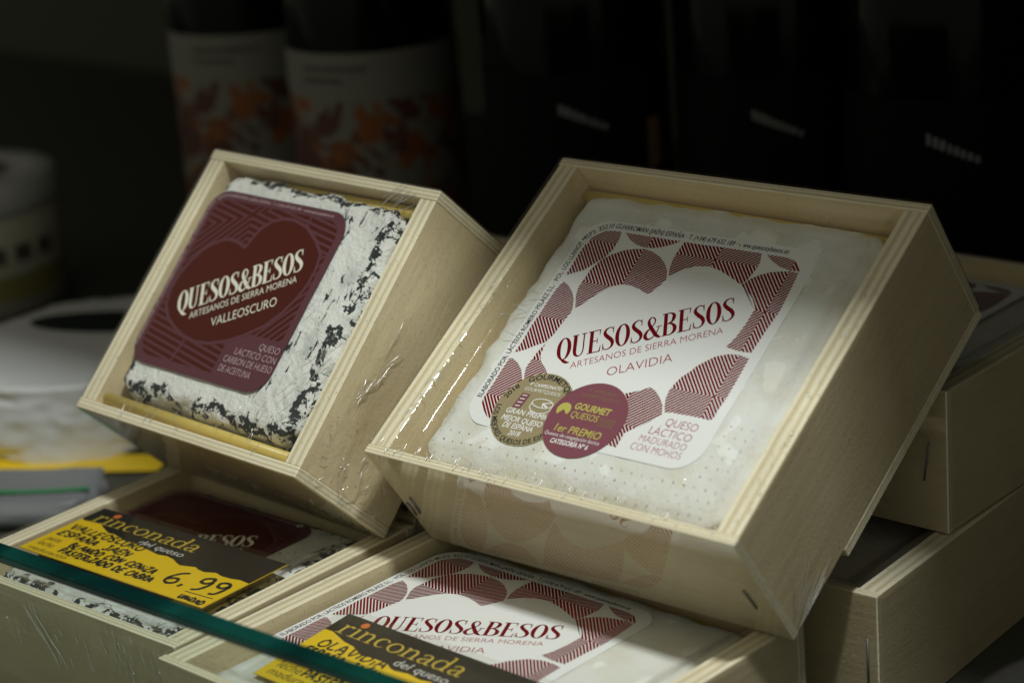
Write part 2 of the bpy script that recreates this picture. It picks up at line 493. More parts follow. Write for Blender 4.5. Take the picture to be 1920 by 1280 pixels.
# ---- felt-tip handwriting
HAND = {
 'A': (.62, [[(0, 0), (.28, 1), (.55, 0)], [(.1, .36), (.5, .40)]]), 'B': (.52, [[(.05, 0), (.03, 1), (.32, .95), (.40, .75), (.28, .56), (.05, .52)], [(.28, .54), (.47, .3), (.36, .04), (.04, 0)]]),
 'C': (.55, [[(.5, .86), (.3, 1), (.09, .75), (.04, .32), (.22, .0), (.5, .14)]]), 'D': (.6, [[(.06, 0), (.05, 1), (.36, .88), (.53, .5), (.36, .1), (.05, 0)]]),
 'E': (.5, [[(.46, 1), (.06, .96), (.05, .5), (.05, 0), (.46, .05)], [(.06, .5), (.38, .53)]]), 'I': (.2, [[(.08, .62), (.08, 0)], [(.08, .86), (.13, .95)]]), 'J': (.45, [[(.08, 1), (.44, 1)], [(.3, 1), (.32, .2), (.18, -.04), (.0, .14)]]),
 'L': (.46, [[(.06, 1), (.03, .0), (.43, .04)]]), 'M': (.7, [[(0, 0), (.1, 1), (.33, .3), (.55, 1), (.65, 0)]]), 'N': (.6, [[(.02, 0), (.06, 1), (.46, .04), (.53, 1)]]),
 'O': (.62, [[(.3, 1), (.08, .8), (.04, .3), (.25, .0), (.5, .18), (.55, .65), (.32, 1), (.2, .93)]]), 'P': (.5, [[(.06, 0), (.04, 1), (.38, .92), (.42, .65), (.25, .46), (.05, .45)]]),
 'R': (.55, [[(.05, 0), (.04, 1), (.36, .93), (.40, .68), (.24, .5), (.06, .48)], [(.2, .48), (.5, .0)]]), 'S': (.5, [[(.44, .9), (.22, 1), (.06, .78), (.22, .55), (.42, .35), (.32, .05), (.02, .1)]]),
 'T': (.5, [[(0, .97), (.48, 1)], [(.25, .98), (.23, 0)]]), 'U': (.55, [[(.05, 1), (.06, .25), (.24, .0), (.44, .2), (.48, 1)]]), 'V': (.55, [[(.02, 1), (.25, .0), (.52, 1)]]), 'Z': (.52, [[(.03, .95), (.46, 1), (.04, .03), (.5, .06)]]),
 '6': (.62, [[(.50, 1.0), (.25, .9), (.07, .5), (.10, .12), (.32, .0), (.52, .18), (.45, .44), (.22, .42), (.09, .22)]]), '9': (.62, [[(.50, .75), (.34, .97), (.12, .85), (.12, .58), (.34, .50), (.5, .72), (.52, .4), (.42, .0), (.2, -.1)]]),
 ',': (.25, [[(.12, .06), (.04, -.2)]]), '.': (.2, [[(.06, .02), (.1, .06)]]), '/': (.4, [[(0, -.05), (.36, 1)]]), '2': (.5, [[(.04, .8), (.25, 1), (.42, .75), (.04, .02), (.48, .05)]]), '5': (.5, [[(.45, 1), (.1, .98), (.08, .58), (.36, .6), (.42, .25), (.2, 0), (.02, .1)]]), ' ': (.34, []),
}
HAND['Ñ'] = (.6, HAND['N'][1] + [[(.1, 1.15), (.25, 1.25), (.35, 1.15), (.5, 1.26)]])
HAND['É'] = (.5, HAND['E'][1] + [[(.2, 1.12), (.36, 1.3)]])
HAND['Í'] = (.2, [[(.08, .9), (.08, 0)], [(.08, 1.1), (.2, 1.3)]])

def put_roman(P, s, p0, p1, h, table, weight=1.0):
    adv = [table[c][0] for c in s]
    tot = sum(adv) - .06
    dx, dy = p1[0] - p0[0], p1[1] - p0[1]
    l = math.hypot(dx, dy); ux, uy = dx / l, dy / l
    sx = l / tot; x = 0
    for c, a in zip(s, adv):
        for closed, smooth, pts in table[c][1]:
            pts = catmull(pts, 5) if smooth else pts
            P.ribbon([(p0[0] + (x + px) * sx * ux - py * h * uy, p0[1] + (x + px) * sx * uy + py * h * ux, w * (sx * .5 + h * .5) * weight) for px, py, w in pts], closed)
        x += a

def put_hand(P, s, p0, p1, h, pen=.45):
    adv = [HAND[c][0] + .12 for c in s]
    tot = sum(adv) - .12
    dx, dy = p1[0] - p0[0], p1[1] - p0[1]
    l = math.hypot(dx, dy); ux, uy = dx / l, dy / l
    sx = l / tot; x = 0
    for c, a in zip(s, adv):
        jy, sl = random.uniform(-.07, .07), random.uniform(-.05, .10)
        for st in HAND[c][1]:
            q = catmull([(px + py * sl + random.uniform(-.02, .02), py + jy + random.uniform(-.03, .03), 0) for px, py in st], 4)
            P.ribbon([(p0[0] + (x + px) * sx * ux - py * h * uy, p0[1] + (x + px) * sx * uy + py * h * ux, pen * random.uniform(.85, 1.15)) for px, py, _ in q])
        x += a

# ---- hatched print: polygon clipped by seams, then by bands
def clip(poly, nx, ny, d):
    """keep the part with nx*x + ny*y >= d"""
    out = []
    for i in range(len(poly)):
        a, b = poly[i - 1], poly[i]
        fa, fb = nx * a[0] + ny * a[1] - d, nx * b[0] + ny * b[1] - d
        if (fa >= 0) != (fb >= 0):
            t = fa / (fa - fb)
            out.append((a[0] + (b[0] - a[0]) * t, a[1] + (b[1] - a[1]) * t))
        if fb >= 0: out.append(b)
    return out

def hatch(P, poly, ang, org, period, duty):
    nx, ny = -sin(radians(ang)), cos(radians(ang))
    o = nx * org[0] + ny * org[1]
    ds = [nx * x + ny * y - o for x, y in poly]
    if not ds: return
    for k in range(math.floor(min(ds) / period) - 1, math.ceil(max(ds) / period) + 2):
        c = o + k * period
        q = clip(clip(poly, nx, ny, c - period * duty / 2), -nx, -ny, -(c + period * duty / 2))
        if len(q) >= 3: P.poly(q)

def seams(P, poly, tree, org, fam, period, duty):
    """tree: a family number, None, or ('x'|'y'|(angle), value, low side, high side)"""
    if tree is None or len(poly) < 3: return
    if isinstance(tree, int):
        return hatch(P, poly, fam[tree], org, period, duty)
    k, val, lo, hi = tree
    if k == 'x': nx, ny, d = 1, 0, val
    elif k == 'y': nx, ny, d = 0, 1, val
    else:
        nx, ny = -sin(radians(k)), cos(radians(k)); d = nx * val[0] + ny * val[1]
    seams(P, clip(poly, -nx, -ny, -d), lo, org, fam, period, duty)
    seams(P, clip(poly, nx, ny, d), hi, org, fam, period, duty)

# ------------------------------------------------------------------ printed labels
FAM_B = {1: 45.0, 2: -45.0}
SHAPES = [
 ([(-38.6,16.1),(-38.9,24.2),(-38.7,29.8),(-37.5,32),(-35.5,33.8),(-33.5,34.5),(-29.1,34.8),(-28.1,31.5),(-28.1,27.9),(-29,24.9),(-31.2,21.9),(-33.6,18.9)], ('y',30.2,2,1), (-33,30.2)),
 ([(-27.6,34.6),(-22.1,34.7),(-17.4,34.6),(-14.6,34.6),(-11.2,34.5),(-7.3,34.7),(-8.5,33.5),(-12.1,31.5),(-15,30.6),(-17.9,30.4),(-21.3,31),(-24.2,32.2),(-26.4,33.8)], ('x',-17,1,2), (-17,32)),
 ([(-27.8,5.1),(-30.6,9.8),(-31.5,12.5),(-31.4,15.4),(-31.3,19.6),(-29.8,23.7),(-27.5,26.1),(-24.2,28.3),(-20.4,29.5),(-17.6,29.9),(-14.3,29.4),(-10.7,28),(-7.5,25.7),(-5.5,23.5),(-4,20.6),(-4.9,17.9),(-6.7,14.5),(-7.9,14.6),(-10.7,15.6),(-14.4,16.4),(-17.5,16.3),(-20.6,14.9),(-23.4,12),(-25.4,8.8)], ('x',-17.6,('y',15,1,2),1), (-17.6,15)),
 ([(-37.9,13.9),(-34.9,12.5),(-32.3,10.4),(-30.4,8.2),(-28.9,5.3),(-28.4,3.5),(-28.7,2),(-29.1,-1.2),(-29.4,-5),(-30.5,-8.1),(-33.1,-9.8),(-35.6,-11.9),(-38.7,-13.6),(-38.5,-9.3),(-38.9,-4),(-38.8,.7),(-38.7,1.3),(-38.8,5.7),(-38.7,10.5)], ('y',.3,2,1), (-33,.3)),
 ([(-38.1,-15.5),(-35.2,-16.8),(-32.6,-18.7),(-30.5,-21.4),(-29.3,-23.2),(-29.5,-27),(-30.5,-31),(-31,-34),(-32.6,-35.5),(-32.5,-37),(-34.7,-35.7),(-36.8,-34),(-38.5,-32.2),(-39,-30.8),(-39.1,-28.7),(-38.9,-25.3),(-39.1,-20.4),(-39.1,-16)], ('y',-29,2,1), (-36,-29)),
 ([(-30,-8),(-30.5,-9.6),(-31.1,-11.9),(-31.3,-15),(-31.5,-17.6),(-30.4,-20.4),(-29.3,-22),(-22.1,-22.6),(-22.6,-18.8),(-23.6,-17.8),(-25.4,-16.3),(-27.6,-14.9),(-29.3,-12.8),(-30.1,-9.2)], ('y',-14.4,1,2), (-29,-14.4)),
 ([(-4,21.9),(-5.2,24.5),(-6,27.9),(-6.1,31),(-5.8,34.5),(.4,34.5),(6.2,34.7),(12,34.7),(17.2,34.6),(21.2,34.7),(22.5,31.2),(22.3,28.1),(21.8,24.9),(20.6,22.9),(16.2,24.8),(11.5,26.5),(7.5,27.4),(2.9,26.7),(-.5,25)], ('x',7.7,('y',30,1,2),('y',30,2,1)), (7.7,30)),
 ([(23,34.5),(26.2,34.6),(29.9,34.5),(32.7,33.9),(34.9,32.4),(36.2,30.5),(33,30.3),(29,31.1),(25.6,32.7)], ('x',33.1,1,2), (33.1,32)),
 ([(20.9,22.9),(22.4,25.3),(24.7,27.3),(27.5,28.7),(30.4,29.5),(33.2,30),(36,29.9),(36.4,28.1),(36.9,22.8),(37.4,16.9),(36.8,9.1),(36.6,4.1),(36.4,1.3),(33.1,1),(27.8,1.6),(28.9,5.1),(29.5,10.2),(29.5,15.7),(29,16.5),(26.7,19.1),(24.4,20.8),(21.9,22.2)], ('y',15.2,('x',33.1,1,2),('x',33.1,2,1)), (33.1,15.2)),
 ([(21.6,-22.9),(20.3,-21),(19.1,-18.3),(18.7,-15.8),(19,-13.4),(19.9,-10.6),(21.6,-8.2),(22.5,-6.1),(26.3,-2),(30.1,-.4),(33.4,-.1),(36.8,-.7),(36.9,-4.1),(37.1,-9.3),(37.2,-14.1),(36.8,-18.2),(36.9,-21.6),(36.1,-22.2),(33.6,-22.1),(29.5,-22.1),(25.4,-22.3),(23.4,-22.2)], ('y',-14.6,('x',33.2,1,2),('x',33.2,2,1)), (33.2,-14.6)),
 ([(5.4,-19.6),(9.1,-17.9),(12.5,-15.8),(14.7,-16.7),(17.2,-18.5),(19.4,-20.6),(21,-23.6),(18.5,-26.6),(14.8,-30),(13.1,-31.8),(13.2,-34.7),(13.3,-36.7),(10,-36.5),(8.1,-35.8),(6.5,-30.2),(5.2,-24.8)], ('y',-29.3,2,('x',7.5,2,1)), (7.5,-22)),
]
EDGE_TXT = ('ELABORADO POR: LÁCTEOS ROMERO PELÁEZ S.L. · POL. LOS LLANOS M5P3. 23210 GUARROMÁN (JAÉN) ESPAÑA · T. (+34) 679 632 189 · www.quesosybesos.es')

def olavidia_label(box, ox, oy, z, rot=0.0, detail=True):
    """white label with red foil hatching; box-local mm, (ox, oy) is the shift of the design"""
    lab = plate('label', [(ox + x, oy + y) for x, y in rrect(-42.5, 40.2, -39.3, 38.4, 8.5)], z, .06, PAPER_WHITE, box)
    lab['label'] = 'white paper label with red hatched heart pattern'
    zp = z + .03
    for poly, tree, org in SHAPES:
        P = Print()
        seams(P, poly, tree, org, FAM_B, .93, .66)
        P.build('hatched_print', FOIL_RED, lab, zp, (ox, oy))
    P = Print(); put_roman(P, 'QUESOS&BESOS', (-22.9, -13.9), (25.0, 10.9), 8.5, ROMAN); P.build('brand_lettering', FOIL_RED, lab, zp, (ox, oy))
    P = Print()
    put_text(P, 'ARTESANOS DE SIERRA MORENA', (-16.8, -15.2), (24.3, 5.9), 2.35, bold=-.012)
    put_text(P, 'OLAVIDIA', (-3.5, -15.2), (14.1, -6.3), 3.1, bold=-.012)
    put_text(P, 'QUESO', (23.6, -26.7), (34.2, -26.7), 2.5, bold=-.012)
    put_text(P, 'LÁCTICO', (20.2, -30.2), (34.1, -30.2), 2.5, bold=-.012)
    put_text(P, 'MADURADO', (18.6, -33.1), (34.2, -33.1), 2.2, bold=-.016)
    put_text(P, 'CON MOHOS', (17.4, -36.1), (34.2, -36.1), 2.3, bold=-.016)
    P.build('lettering', RED_INK, lab, zp, (ox, oy))
    if detail:
        path = [(-39.9, -30.5), (-39.9, 26.5)] + [(-31.5 + 8.4 * cos(radians(a)), 27.4 + 8.4 * sin(radians(a))) for a in range(175, 90, -8)] + [(-31, 35.8), (34, 35.8)]
        P = Print(); path_text(P, EDGE_TXT, path, 0, 132, 1.7, .012); P.build('address_lettering', INK_BLACK, lab, zp, (ox, oy))
    return lab

HEART_A = [(-16.8,16.6),(-15.9,19.5),(-13.7,24.6),(-10.6,27.3),(-6.6,28.7),(-1.9,29),(4.7,27.6),(11.1,24),(15.8,20.3),(17,15.1),(16.8,10),(15.5,5.5),(12.8,.2),(8.2,-5.5),(2.4,-9.5),(-3.8,-12.9),(-11,-15.2),(-17.4,-15.9),(-22.9,-15.1),(-28.8,-13.3),(-34,-10.7),(-37.9,-7.0),(-39.6,-2.0),(-39.3,3),(-37.5,8.4),(-35.2,12.4),(-32.4,15.2),(-28.8,17.4),(-25.9,18.2),(-21.5,18)]

def valleoscuro_label(box, ox, oy, z):
    lab = plate('label', [(ox + x, oy + y) for x, y in rrect(-43.6, 21.6, -27.3, 35.0, 8.0)], z, .06, PAPER_PLUM, box)
    lab['label'] = 'plum paper label with dark red heart and maroon hatching'
    zp = z + .03
    P = Print()
    fam = {1: -9.0, 2: 49.0}
    c = (-21.5, 28.5)
    area = rrect(-40.6, 18.8, -24.4, 31.8, 6.0)
    cross = (20.0, c, (110.0, c, 1, 2), (110.0, c, 2, 1))
    tree = ('y', 4.0, ('y', -9.5, ('x', -3.6, 1, None), ('x', -20, 1, 2)), ('x', 4.5, cross, ('y', 20.4, 2, 1)))
    seams(P, area, tree, c, fam, 2.15, .60)
    P.build('hatched_print', FOIL_MAROON, lab, zp, (ox, oy))
    P = Print()
    P.ribbon([(4.5, 32, .9), (4.5, 26, .9)], dz=0); P.ribbon([(-21.8, -14, 1.0), (-23.4, -25, 1.0)], dz=0)
    hs = catmull(HEART_A[1:] + HEART_A[:1], 3, True)
    cx, cy = -11.5, 6.0
    big = []
    n = len(HEART_A)
    for i, p in enumerate(HEART_A):
        a, b = HEART_A[i - 1], HEART_A[(i + 1) % n]
        dx, dy = b[0] - a[0], b[1] - a[1]; l = math.hypot(dx, dy)
        big.append((p[0] - dy / l * 1.15, p[1] + dx / l * 1.15))
    P.poly(big, .01)
    P.build('heart_outline', PAPER_PLUM, lab, zp + .02, (ox, oy))
    P = Print(); P.poly(HEART_A); P.build('heart', FOIL_MAROON, lab, zp + .06, (ox, oy))
    P = Print(); put_roman(P, 'QUESOS&BESOS', (-31.6, -9.2), (12.0, 14.0), 8.0, ROMAN, 1.12); P.build('brand_lettering', INK_CREAM, lab, zp + .09, (ox, oy))
    P = Print()
    put_text(P, 'ARTESANOS DE SIERRA MORENA', (-24.9, -9.9), (12.4, 10.1), 2.4, bold=-.004)
    put_text(P, 'VALLEOSCURO', (-13.9, -10.5), (9.1, 1.3), 3.2, bold=-.004)
    P.build('lettering', INK_CREAM, lab, zp + .09, (ox, oy))
    P = Print()
    put_text(P, 'QUESO', (11.2, -13.6), (20.3, -13.6), 2.2, bold=-.014)
    put_text(P, 'LÁCTICO CON', (2.0, -16.8), (20.7, -16.7), 2.2, bold=-.014)
    put_text(P, 'CARBÓN DE HUESO', (-1.2, -19.9), (20.9, -19.8), 2.2, bold=-.014)
    put_text(P, 'DE ACEITUNA', (-1.2, -23.1), (13.4, -23.1), 2.2, bold=-.014)
    path = [(-42.2, -22), (-42.2, 25)] + [(-35.6 + 6.6 * cos(radians(a)), 26.4 + 6.6 * sin(radians(a))) for a in range(178, 90, -8)] + [(-35, 33.0), (20, 33.0)]
    P.build('small_lettering', INK_PINK, lab, zp, (ox, oy))
    P = Print(); path_text(P, EDGE_TXT, path, 0, 108, .95)
    P.build('address_lettering', INK_PINK, lab, zp, (ox, oy))
    return lab

def circle(cx, cy, r, n=48):
    return [(cx + r * cos(2 * pi * k / n), cy + r * sin(2 * pi * k / n)) for k in range(n)]
def arc(cx, cy, r, a0, a1, n=24):
    return [(cx + r * cos(radians(a0 + (a1 - a0) * k / n)), cy + r * sin(radians(a0 + (a1 - a0) * k / n))) for k in range(n + 1)]

def award_stickers(box, z, off):
    gc, pc = (-20.6, -30.9), (-1.3, -30.6)
    g = plate('sticker', [(x + off[0], y + off[1]) for x, y in circle(*gc, 12.8)], z, .05, GOLD, box); g['label'] = 'round gold award sticker with black rim lettering'
    P = Print(); R_ = 10.6
    path_text(P, 'GOURMETQUESOS', arc(*gc, R_, 128, -2), 0, 23.5, 1.75, .02)
    path_text(P, '2018', arc(*gc, R_, 170, 140), 0, 5.0, 1.6, .02)
    path_text(P, 'LOS MEJORES QUESOS DE ESPAÑA', arc(*gc, 12.3, 183, 345, 40), 0, 34.5, 1.6, .02)
    P.build('rim_lettering', INK_BLACK, g, z + .03, off)
    P = Print()
    put_text(P, '9º CAMPEONATO', (-26.3, -23.4), (-14.9, -23.0), 1.15, .15, .02)
    put_text(P, 'GOURMETQUESOS', (-27.2, -25.1), (-14.2, -24.9), 1.15, .15, .02)
    put_text(P, 'GRAN PREMIO', (-28.7, -33.5), (-12.6, -33.3), 1.75, .1, .02)
    put_text(P, 'MEJOR QUESO', (-28.7, -36.0), (-14.0, -35.9), 1.75, .1, .02)
    put_text(P, 'DE ESPAÑA', (-26.8, -38.3), (-15.9, -38.1), 1.75, .1, .02)
    put_text(P, '2018', (-23.2, -40.5), (-19.1, -40.3), 1.6, .1, .02)
    # little wheel of cheese
    P.ribbon([(-18.2 + 3.7 * cos(t / 12 * pi), -28.3 + 1.5 * sin(t / 12 * pi), .3) for t in range(24)], True)
    P.ribbon([(-21.9, -28.4, .3), (-21.9, -30.2, .3), (-20.6, -31.3, .3), (-18.2, -31.8, .3), (-15.8, -31.3, .3), (-14.5, -30.2, .3), (-14.5, -28.4, .3)])
    P.ribbon([(-18.2, -28.3, .35), (-15.2, -27.5, .35)]); P.ribbon([(-18.2, -28.3, .35), (-17.4, -29.8, .35)]); P.ribbon([(-18.2, -28.3, .6), (-16.0, -29.3, .6)])
    P.build('lettering', INK_WHITE, g, z + .03, off)
    P = Print(); P.poly([(-27.6, -31.4), (-24.6, -31.4), (-24.0, -26.2), (-27.0, -26.2)]); P.build('emblem', PURPLE, g, z + .03, off)
    P = Print()
    for k in range(4): P.ribbon([(-26.9 + k * .12, -30.7 + k * 1.25, .32), (-25.2 + k * .12, -30.6 + k * 1.25, .32)])
    P.build('emblem_marks', INK_WHITE, g, z + .06, off)
    p = plate('sticker', [(x + off[0], y + off[1]) for x, y in circle(*pc, 12.9)], z + .10, .05, PURPLE, box); p['label'] = 'round purple award sticker with lime lettering'
    zz = z + .13
    P = Print()
    put_text(P, 'GOURMET', (-7.2, -27.7), (5.3, -27.7), 2.1, .06, .03)
    put_text(P, 'QUESOS', (-6.9, -30.6), (2.6, -30.5), 2.1, .06, .03)
    put_text(P, '1er PREMIO', (-9.3, -35.8), (6.8, -35.8), 2.4, .06, .01)
    c = (-10.2, -28.6); P.poly([c] + arc(*c, 2.3, -40, 235, 20)); 
    P.build('lettering', LIME, p, zz, off)
    P = Print()
    put_text(P, 'Quesos de coagulación láctica', (-11.6, -37.5), (7.7, -37.4), 1.15, .05, .02)
    put_text(P, 'CATEGORÍA Nº 6', (-8.2, -39.8), (4.9, -39.6), 1.5, .1, .03)
    P.build('small_lettering', INK_WHITE, p, zz, off)
    P = Print()
    put_text(P, '9º CAMPEONATO', (-5.8, -21.3), (4.2, -21.3), 1.1, 0, .01)
    put_text(P, 'GOURMETQUESOS', (-7.4, -23.2), (5.8, -23.2), 1.1, 0, .01)
    for k in range(4):                                             # four lines too small to read
        x = 3.3
        while x < 8.6 - .5 * (k % 2):
            l = random.uniform(.5, 1.5); P.ribbon([(x, -29.0 - k * .75, .4), (x + l, -29.0 - k * .75, .4)]); x += l + .3
    P.build('faint_lettering', OLIVE, p, zz, off)

# ------------------------------------------------------------------ boxes
def mtx(rows, t):
    return Matrix([list(rows[i]) + [t[i] * MM] for i in range(3)] + [[0, 0, 0, 1]])

def sheet(nx, ny, fn):
    v = [fn(i / nx, j / ny) for j in range(ny + 1) for i in range(nx + 1)]
    f = [(j * (nx + 1) + i, j * (nx + 1) + i + 1, (j + 1) * (nx + 1) + i + 1, (j + 1) * (nx + 1) + i) for j in range(ny) for i in range(nx)]
    return v, f

def nz(x, y, z, s): return noise.noise(Vector((x * s, y * s, z * s)))

def wooden_box(M, Wd, Hd, Dd, ts, te, zl, label, seed, group, base=None, film_on=True, crumple=0.0, pleats=0.0, ramp_in=11.0):
    b = empty('wooden_cheese_box', M)
    tag(b, label, 'box', group)
    w, h = Wd / 2, Hd / 2
    e = te
    panel('end_panel', -w, w, h - e, h, -Dd, 0, WY, b)
    panel('end_panel', -w, w, -h, -h + e, -Dd, 0, WY, b)
    panel('side_panel', -w + .25, -w + ts, -h + e, h - e, -Dd, -.25, WX, b)
    panel('side_panel', w - ts, w - .25, -h + e, h - e, -Dd, -.25, WX, b)
    if base is None: panel('base_panel', -w + ts, w - ts, -h + e, h - e, -Dd + .3, -Dd + 3.3, WZ, b)
    else: panel('base_panel', -w + .4, w - .1, base, h - .5, -Dd - 3.2, -Dd, WZ, b)
    if not film_on: return b
    # film pulled over the open face
    N = 150
    def face(u, v):
        x, y = -w + Wd * u, -h + Hd * v
        ex, ey = min(x + w, w - x), min(y + h, h - y)
        tx = max(0.0, min(1.0, (ex - ts) / (ramp_in if x < 0 else 11))); ty = max(0.0, min(1.0, (ey - te) / 11))
        t = min(tx * tx * (3 - 2 * tx), ty * ty * (3 - 2 * ty))
        z = .35 + (zl - .35 - .09) * t
        edge = 1 - t * .985
        k = 0 if (ex < ts * .6 or ey < te * .6) else 1
        z += k * edge * .16 * (nz(x * .5, y * .25, seed, .5) + .7 * nz(x, y, seed + 5, .30)) * (1 if ex > ts else .3)
        near = max(0.0, 1 - abs(y + h - te - 2.2) / 3.2)          # puckers where the film is pulled over the lower board
        z += k * near * .30 * nz(x * 1.9, y * .35, seed + 11, .8)
        return (x * MM, y * MM, z * MM)
    v, f = sheet(N, N, face)
    mesh_obj('film_face', v, f, FILM_FACE, b, True)
    # film on the four flanks
    for k, (ax, sgn) in enumerate((('x', 1), ('x', -1), ('y', -1), ('y', 1))):
        cr = crumple if (ax == 'x' and sgn == 1) else 0.0
        def flank(u, v):
            s = -1 + 2 * u; d = -Dd * v + .35
            o_ = .3
            if cr:
                lo = max(0.0, min(1.0, (.45 - u) / .45)); a = cr * (lo ** .7) * (.35 + .65 * v) * min(1, v * 6)
                q = nz(u * 9, v * 6, seed, 1.0) + .6 * nz(u * 22, v * 13, seed + 3, 1.0) + .35 * nz(u * 45, v * 26, seed + 9, 1)
                o_ += a * max(0, .55 + q)
            elif pleats and ax == 'y' and sgn == -1:
                a = pleats * max(0, min(1, (u - .35) / .4)) * (1 - .7 * v)
                o_ += a * max(0, .25 + nz(u * 46 + v * 5, v * 2.2, seed, 1.0) + .5 * nz(u * 90 + v * 8, v * 5, seed + 4, 1.0)) * min(1, v * 7)
            else:
                o_ += .12 * (1 + nz(u * 6, v * 3, seed + k, 1.0)) * min(1, v * 8)
            if ax == 'x': return ((sgn * (w + o_)) * MM, s * h * MM, d * MM)
            return (s * w * MM, (sgn * (h + o_)) * MM, d * MM)
        pl = pleats and ax == 'y' and sgn == -1
        v_, f_ = sheet(*((110, 70) if cr else (220, 40) if pl else (30, 16)), flank)
        mesh_obj('film_flank', v_, f_, FILM_CRUMPLE if cr or pl else FILM_FLAT, b, True)
    return b

def staple(box, x, y, z, ang, ln=7.0):
    """thin steel staple on an end panel, mm"""
    bm = bmesh.new()
    bmesh.ops.create_cone(bm, cap_ends=True, segments=8, radius1=.32 * MM, radius2=.32 * MM, depth=ln * MM)
    o = bm_obj('staple', bm, STEEL, box, True)
    o.location = (x * MM, y * MM, z * MM); o.rotation_euler = (0, ang, 0)
STEEL = mat('dark_steel', (.22, .22, .23), .45, metal=.5)

def cheese(name, M, cx, cy, hx, hy, z0, z1, rv, re, m, seed, amp, label, group, n=46):
    """soft square cheese: box rounded by rv (upright edges) and re (top and bottom edges), mm"""
    bm = bmesh.new()
    bmesh.ops.create_cube(bm, size=2)
    bmesh.ops.subdivide_edges(bm, edges=bm.edges[:], cuts=n, use_grid_fill=True)
    hz, cz = (z1 - z0) / 2, (z0 + z1) / 2
    for v in bm.verts:
        x, y, z = v.co.x * hx, v.co.y * hy, v.co.z * hz
        ix, iy = max(-hx + rv, min(hx - rv, x)), max(-hy + rv, min(hy - rv, y))
        dx, dy = x - ix, y - iy
        r = max(abs(dx), abs(dy)); l = math.hypot(dx, dy) or 1
        x, y = ix + dx / l * r, iy + dy / l * r
        # round the rim
        px = max(-hx + re, min(hx - re, x)); py = max(-hy + re, min(hy - re, y)); pz = max(-hz + re, min(hz - re, z))
        d = Vector((x - px, y - py, z - pz)); mx = max(abs(d.x), abs(d.y), abs(d.z))
        if d.length > 1e-6: d = d / d.length * mx
        p = Vector((px, py, pz)) + d
        nrm = Vector((p.x / hx, p.y / hy, p.z / hz)).normalized()
        flat = 1.0 if abs(v.co.z) < .98 else .12 + .88 * max(abs(v.co.x), abs(v.co.y)) ** 6
        q = noise.fractal(Vector((p.x + seed * 31, p.y, p.z)) * .11, 1.0, 2.0, 5)
        v.co = (Vector((cx, cy, cz)) + p + nrm * (q * amp * flat - amp * .2 * flat)) * MM
    o = bm_obj(name, bm, m, None, True)
    # origin at the cheese centre so the rind pattern is centred
    o.data.transform(Matrix.Translation((-cx * MM, -cy * MM, 0)))
    o.matrix_world = M @ Matrix.Translation((cx * MM, cy * MM, 0))
    return tag(o, label, 'cheese', group)

def straw(M, p, q, r, label, group='hollow straws under the cheeses'):
    """hollow reed from p to q, box-local mm"""
    p, q = Vector(p) * MM, Vector(q) * MM
    d = (q - p); L = d.length
    n = 16; v = []; f = []
    for rr in (r, r * .72):
        for z in (0, L):
            v += [(z, rr * MM * cos(2 * pi * k / n), rr * MM * sin(2 * pi * k / n)) for k in range(n)]
    for k in range(n):
        j = (k + 1) % n
        f += [(k, j, n + j, n + k), (2 * n + j, 2 * n + k, 3 * n + k, 3 * n + j), (n + k, n + j, 3 * n + j, 3 * n + k), (j, k, 2 * n + k, 2 * n + j)]
    o = mesh_obj('straw', v, f, STRAW, None, True)
    o.matrix_world = M @ Matrix.Translation(p) @ d.to_track_quat('X', 'Z').to_matrix().to_4x4()
    return tag(o, label, 'straw', group)

WO, HO, DO = 130.0, 115.0, 43.1
WV, HV, DV = 105.4, 94.9, 43.7
MA = mtx([[.9994,.0256,-.022],[-.0337,.7005,-.7129],[-.0028,.7132,.7009]], (-509.9,424.2,108.3))
MB = mtx([[.9999,-.0154,.0006],[.0132,.8364,-.5479],[.008,.5478,.8365]], (-383.5,455.6,110.6))
MC = mtx([[.9999,-.0133,0],[.0133,.9999,0],[0,0,1]], (-508.9,384.1,43.7))
MD = mtx([[.9998,.0213,0],[-.0213,.9998,0],[0,0,1]], (-389.2,387.6,43.1))
ME = mtx([[.9981,-.0617,0],[.0617,.9981,0],[0,0,1]], (-383.2,519.4,43.1))
MF = mtx([[.9999,-.0101,0],[.0101,.9999,0],[0,0,1]], (-385.3,567.2,86.7))
MG = mtx([[.9998,.02,0],[-.02,.9998,0],[0,0,1]], (-512,484.0,43.7))
MH = mtx([[.9999,-.01,0],[.01,.9999,0],[0,0,1]], (-511,517.5,87.9))

# ------------------------------------------------------------------ setting
DARK = mat('dark_shelf_board', (.030, .027, .024), .6)
def m_dark():
    g = NT(DARK); tc = g.add('ShaderNodeTexCoord')
    g.link(g.mix(g.noise(g.mapping(tc.outputs['Object'], (8, 120, 8)), 1, 4), (.050, .053, .040), (.068, .070, .054)), g.p.inputs['Base Color'])
m_dark()
WALL = mat('dark_back_wall', (.07, .07, .05), .8)
def m_wall():
    g = NT(WALL); tc = g.add('ShaderNodeTexCoord')
    g.link(g.mix(g.noise(tc.outputs['Object'], 6, 3), (.070, .076, .054), (.085, .09, .066)), g.p.inputs['Base Color'])
m_wall()
def slab(name, x0, x1, y0, y1, z0, z1, m):
    bm = bmesh.new(); bmesh.ops.create_cube(bm, size=1)
    for v in bm.verts:
        v.co = Vector(((x0 + x1) / 2 + v.co.x * (x1 - x0), (y0 + y1) / 2 + v.co.y * (y1 - y0), (z0 + z1) / 2 + v.co.z * (z1 - z0)))
    bmesh.ops.bevel(bm, geom=bm.edges[:], offset=.001, segments=1, affect='EDGES')
    o = bm_obj(name, bm, m); o['kind'] = 'structure'
    return o
slab('shelf', -1.7, .5, .285, .98, -.020, 0.0, DARK)
